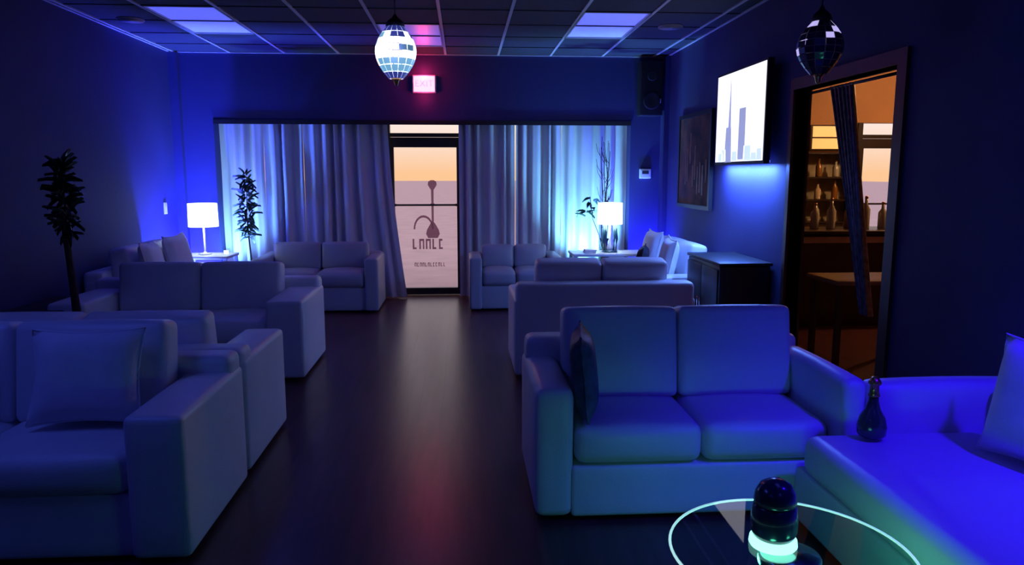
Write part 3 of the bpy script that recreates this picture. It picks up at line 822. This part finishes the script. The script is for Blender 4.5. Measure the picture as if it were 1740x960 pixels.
t = thing('painting', 'dark red brown painting on the wall past the screen', 'picture', (XR, 7.60, 1.65))
MB().box(-0.03, -0.001, -0.50, 0.50, -0.45, 0.45).build('canvas', 'painting', t)
b = MB()
b.box(-0.04, -0.002, -0.54, 0.54, 0.45, 0.49).box(-0.04, -0.002, -0.54, 0.54, -0.49, -0.45).box(-0.04, -0.002, -0.54, -0.50, -0.45, 0.45).box(-0.04, -0.002, 0.50, 0.54, -0.45, 0.45)
b.build('frame', 'black_trim', t)
b = MB(); rr = random.Random(9)
for k in range(9):
    y = -0.42 + 0.085 * k + rr.uniform(-0.02, 0.02); z = rr.uniform(-0.35, 0.0)
    b.box(-0.033, -0.0305, y, y + 0.04, z, z + rr.uniform(0.2, 0.4))
b.build('brush_strokes', 'painting_mark', t)

t = thing('sideboard', 'black sideboard against the wall under the bright screen', 'cabinet', (2.20, 5.99, 0))
MB().rbox((0, 0, 0.43), (0.41, 0.80, 0.74), 0.01).build('body', 'black_wood', t)
MB().rbox((0, 0, 0.815), (0.43, 0.84, 0.025), 0.006).build('top', 'black_wood', t)
for k in range(2):
    d = MB().rbox((-0.21, -0.195 + 0.39 * k, 0.43), (0.016, 0.375, 0.68), 0.004).build('door', 'black_wood', t)
    MB().tube([(-0.235, -0.03 + 0.06 * k, 0.36), (-0.235, -0.03 + 0.06 * k, 0.50)], 0.006).build('handle', 'chrome', d)
for sx_ in (-1, 1):
    for sy_ in (-1, 1):
        MB().box(sx_ * 0.17 - 0.02, sx_ * 0.17 + 0.02, sy_ * 0.36 - 0.02, sy_ * 0.36 + 0.02, 0, 0.06).build('leg', 'black_wood', t)

t = thing('wall_bench', 'low black bench along the wall beside the potted tree', 'bench', (-3.06, 5.05, 0))
MB().rbox((0, 0, 0.52), (0.42, 1.9, 0.07), 0.02).build('seat', 'black_wood', t)
for y in (-0.85, 0, 0.85):
    MB().box(-0.17, 0.17, y - 0.03, y + 0.03, 0, 0.485).build('leg', 'black_wood', t)
t['label'] = 'low black bench along the wall behind the potted tree'

t = thing('wall_speaker', 'black box speaker high in the corner above the thermostat', 'speaker', (2.20, YB, 2.50))
MB().rbox((0, -0.09, 0), (0.27, 0.17, 0.62), 0.012).build('cabinet', 'speaker_black', t)
for z, r_ in ((-0.14, 0.10), (0.14, 0.055)):
    MB().lathe([(r_, -0.006), (r_, 0.006), (r_ * 0.85, 0.008), (r_ * 0.3, -0.004), (0.0, 0.0)], 24).build('cone', 'charcoal_fabric', t, (0, -0.180, z), (PI / 2, 0, 0))
MB().rbox((0.10, -0.178, -0.14), (0.02, 0.012, 0.05), 0.004).build('badge', 'plastic_white', t)
t = thing('thermostat', 'small white thermostat on the far wall beneath the speaker', 'thermostat', (2.185, YB, 1.52))
MB().rbox((0, -0.016, 0), (0.14, 0.03, 0.115), 0.008).build('case', 'plastic_white', t)
MB().box(-0.04, 0.04, -0.034, -0.0305, -0.005, 0.035).build('display', 'charcoal_fabric', t)
t = thing('light_switch', 'pale light switch plate on the wall near the corner lamp', 'switch', (XL, 8.42, 1.14))
MB().rbox((0.005, 0, 0), (0.01, 0.08, 0.13), 0.003).build('plate', 'plastic_white', t)
MB().rbox((0.012, 0, 0), (0.008, 0.02, 0.045), 0.003).build('toggle', 'plastic_white', t)

# blue LED flood over the chaise, mounted on the wall beyond the picture edge
fl = (2.25, 1.55, 2.55)
t = thing('led_flood', 'blue LED flood light fixed to the wall over the chaise', 'floodlight', fl)
to_ = (1.90, 2.35, 0.4)
Mq = (Vector(to_) - Vector(fl)).to_track_quat('Z', 'Y').to_matrix().to_4x4()
MB().rbox((0, 0, -0.02), (0.20, 0.14, 0.05), 0.01, M=Mq).build('housing', 'speaker_black', t)
MB().rbox((0, 0, 0.008), (0.18, 0.12, 0.006), 0.002, M=Mq).build('lens', 'led_blue', t)
MB().tube([(0, 0, 0), (0.08, 0, 0.05), (XR - fl[0], 0, 0.05)], 0.01).build('bracket', 'speaker_black', t)
lamp('flood_light', 'SPOT', t, Mq @ Vector((0, 0, 0.03)), P_FLOOD, (0.022, 0.0, 1.0), 0.06, aim(fl, to_), 68, blend=1.0)

# ------------------------------------------------------------------ side room seen through the doorway
t = thing('doorway_drape', 'dark silvery drape gathered aside in the doorway', 'curtain', (XR + 0.07, 4.55, 0))
vs, fs = [], []
nx, nz = 40, 24
for j in range(nz + 1):
    v = j / nz; z = 2.10 - 1.45 * v
    # gathered: broad at the top, tight at tie height, then falling straight
    wdt = 0.20 * (1 - v) ** 1.2 + 0.11
    c = 0.27 - 0.48 * v
    for i in range(nx + 1):
        u = i / nx - 0.5
        vs.append((0.022 * math.sin(u * 40) * (0.6 + 0.4 * v), c + u * wdt, z))
for j in range(nz):
    for i in range(nx):
        a = j * (nx + 1) + i
        fs.append((a, a + 1, a + nx + 2, a + nx + 1))
MB().add(vs, fs, True).build('drape', 'bead_silver', t)
MB().tube([(0, -0.49, 2.09), (0, 0.78, 2.09)], 0.010).build('rod', 'alu_dark', t)

t = thing('bar_counter', 'dark bar counter in the side room', 'counter', (4.0, 7.3, 0))
MB().rbox((0, 0, 0.46), (1.6, 0.5, 0.92), 0.01).build('body', 'counter_dark', t)
MB().rbox((0, -0.02, 0.945), (1.7, 0.58, 0.04), 0.01).build('top', 'counter_dark', t)
MB().box(-0.8, 0.8, -0.262, -0.252, 0.84, 0.90).build('trim', 'cream', t)
BT = [(-0.62, 0.30, 'bottle_amber'), (-0.45, 0.26, 'bottle_clear'), (-0.28, 0.31, 'bottle_clear'), (-0.10, 0.28, 'bottle_amber'), (0.08, 0.33, 'bottle_clear'), (0.26, 0.27, 'bottle_clear')]
BL = ['amber bottle at the wall end of the bar counter', 'short clear bottle next to the end amber bottle on the bar', 'clear bottle in the middle of the bar counter',
      'amber bottle in the middle of the bar counter', 'tallest clear bottle on the bar counter', 'short clear bottle past the tallest one on the bar']
for k, (x, h, m) in enumerate(BT):
    t = thing('bar_bottle', BL[k], 'bottle', (4.0 + x, 7.25, 0.9655), group='bottles on the bar counter')
    MB().lathe([(0.0, 0.0), (0.04, 0.0), (0.042, 0.01), (0.042, h * 0.6), (0.016, h * 0.75), (0.014, h * 0.93), (0.0, h * 0.93)], 20).build('body', m, t)
    MB().lathe([(0.016, h * 0.92), (0.016, h), (0.0, h)], 14).build('cap', 'brass', t)
t = thing('back_bar', 'tall bar shelf unit on the side room wall under the amber sign', 'shelf', (4.55, YG - 0.16, 0))
MB().box(-0.55, 0.36, 0.13, 0.155, 0.0, 1.78).build('back_panel', 'bar_panel', t)
for x in (-0.56, 0.36): MB().box(x - 0.02, x + 0.02, -0.14, 0.155, 0, 1.80).build('upright', 'counter_dark', t)
for z in (0.9, 1.18, 1.46, 1.76): MB().box(-0.54, 0.34, -0.12, 0.129, z, z + 0.02).build('shelf_board', 'counter_dark', t)
MB().box(-0.54, 0.34, -0.13, 0.129, 0.0, 0.89).build('lower_cupboard', 'counter_dark', t)
WORD = {'bottle_amber': 'amber', 'bottle_clear': 'clear', 'cream': 'cream'}
for zi, (z, zn) in enumerate(((0.9205, 'lowest'), (1.2005, 'middle'), (1.4805, 'upper'))):
    for k in range(3):
        m = ('bottle_amber', 'bottle_clear', 'cream')[(k + zi) % 3]; h = 0.20 + 0.02 * ((k * 5 + zi) % 3)
        o = thing('shelf_bottle', '%s bottle on the %s shelf of the bar shelf unit' % (WORD[m], zn), 'bottle', (4.55 - 0.32 + 0.22 * k, YG - 0.19, z), group='bottles of the bar shelf unit')
        MB().lathe([(0.0, 0.0), (0.036, 0.0), (0.038, 0.01), (0.038, h * 0.6), (0.015, h * 0.75), (0.013, h * 0.95), (0.0, h * 0.95)], 16).build('body', m, o)
        MB().lathe([(0.016, h * 0.94), (0.016, h), (0.0, h)], 12).build('cap', 'brass', o)
t = thing('low_table', 'low gold topped table just inside the side room', 'table', (3.15, 5.55, 0))
MB().rbox((0, 0, 0.70), (0.7, 0.5, 0.035), 0.01).build('tabletop', 'counter_gold', t)
for sx_ in (-1, 1):
    for sy_ in (-1, 1):
        MB().box(sx_ * 0.3 - 0.02, sx_ * 0.3 + 0.02, sy_ * 0.2 - 0.02, sy_ * 0.2 + 0.02, 0, 0.682).build('leg', 'counter_dark', t)
t = thing('low_cabinet', 'dark low cabinet in front of the side room door', 'cabinet', (5.2, 8.5, 0))
MB().rbox((0, 0, 0.29), (0.95, 0.35, 0.54), 0.01).build('body', 'counter_dark', t)
MB().rbox((0, 0, 0.575), (0.99, 0.39, 0.03), 0.008).build('top', 'counter_dark', t)
for k in (-1, 1):
    d = MB().rbox((k * 0.24, -0.18, 0.29), (0.45, 0.015, 0.48), 0.004).build('door', 'counter_dark', t)
    MB().tube([(k * 0.05, -0.20, 0.25), (k * 0.05, -0.20, 0.35)], 0.006).build('handle', 'brass', d)
for k in (-1, 1): MB().box(k * 0.42 - 0.03, k * 0.42 + 0.03, -0.14, 0.14, 0, 0.02).build('foot', 'foot_black', t)
t = thing('amber_sign', 'amber lit sign board over the side room window', 'sign', (4.66, YG, 1.97))
MB().rbox((0, -0.03, 0), (0.56, 0.05, 0.32), 0.01).build('box', 'brown_frame', t)
for z in (-0.075, 0.075):
    MB().box(-0.25, 0.25, -0.060, -0.0555, z - 0.065, z + 0.065).build('face', 'amber_sign', t)
t = thing('side_room_lamp', 'warm hanging glass lamp inside the side room', 'pendant lamp', (4.55, 6.6, 2.2))
MB().lathe([(0.0, -0.14), (0.08, -0.12), (0.14, -0.03), (0.15, 0.05), (0.10, 0.12), (0.03, 0.15), (0.0, 0.15)], 24).build('globe', 'bottle_clear', t)
MB().tube([(0, 0, 0.14), (0, 0, H - 2.2)], 0.004, 6).build('cord', 'speaker_black', t)
t = thing('side_room_ceiling_lamp', 'warm ceiling lamp of the side room', 'ceiling light', (5.4, 7.2, H))
MB().lathe([(0.0, -0.07), (0.12, -0.06), (0.17, -0.02), (0.17, -0.002), (0.0, -0.002)], 28).build('dome', 'warm_bulb', t)
lamp('ceiling_lamp_light', 'POINT', t, (0, 0, -0.20), P_SIDE, (1.0, 0.55, 0.25), 0.1)
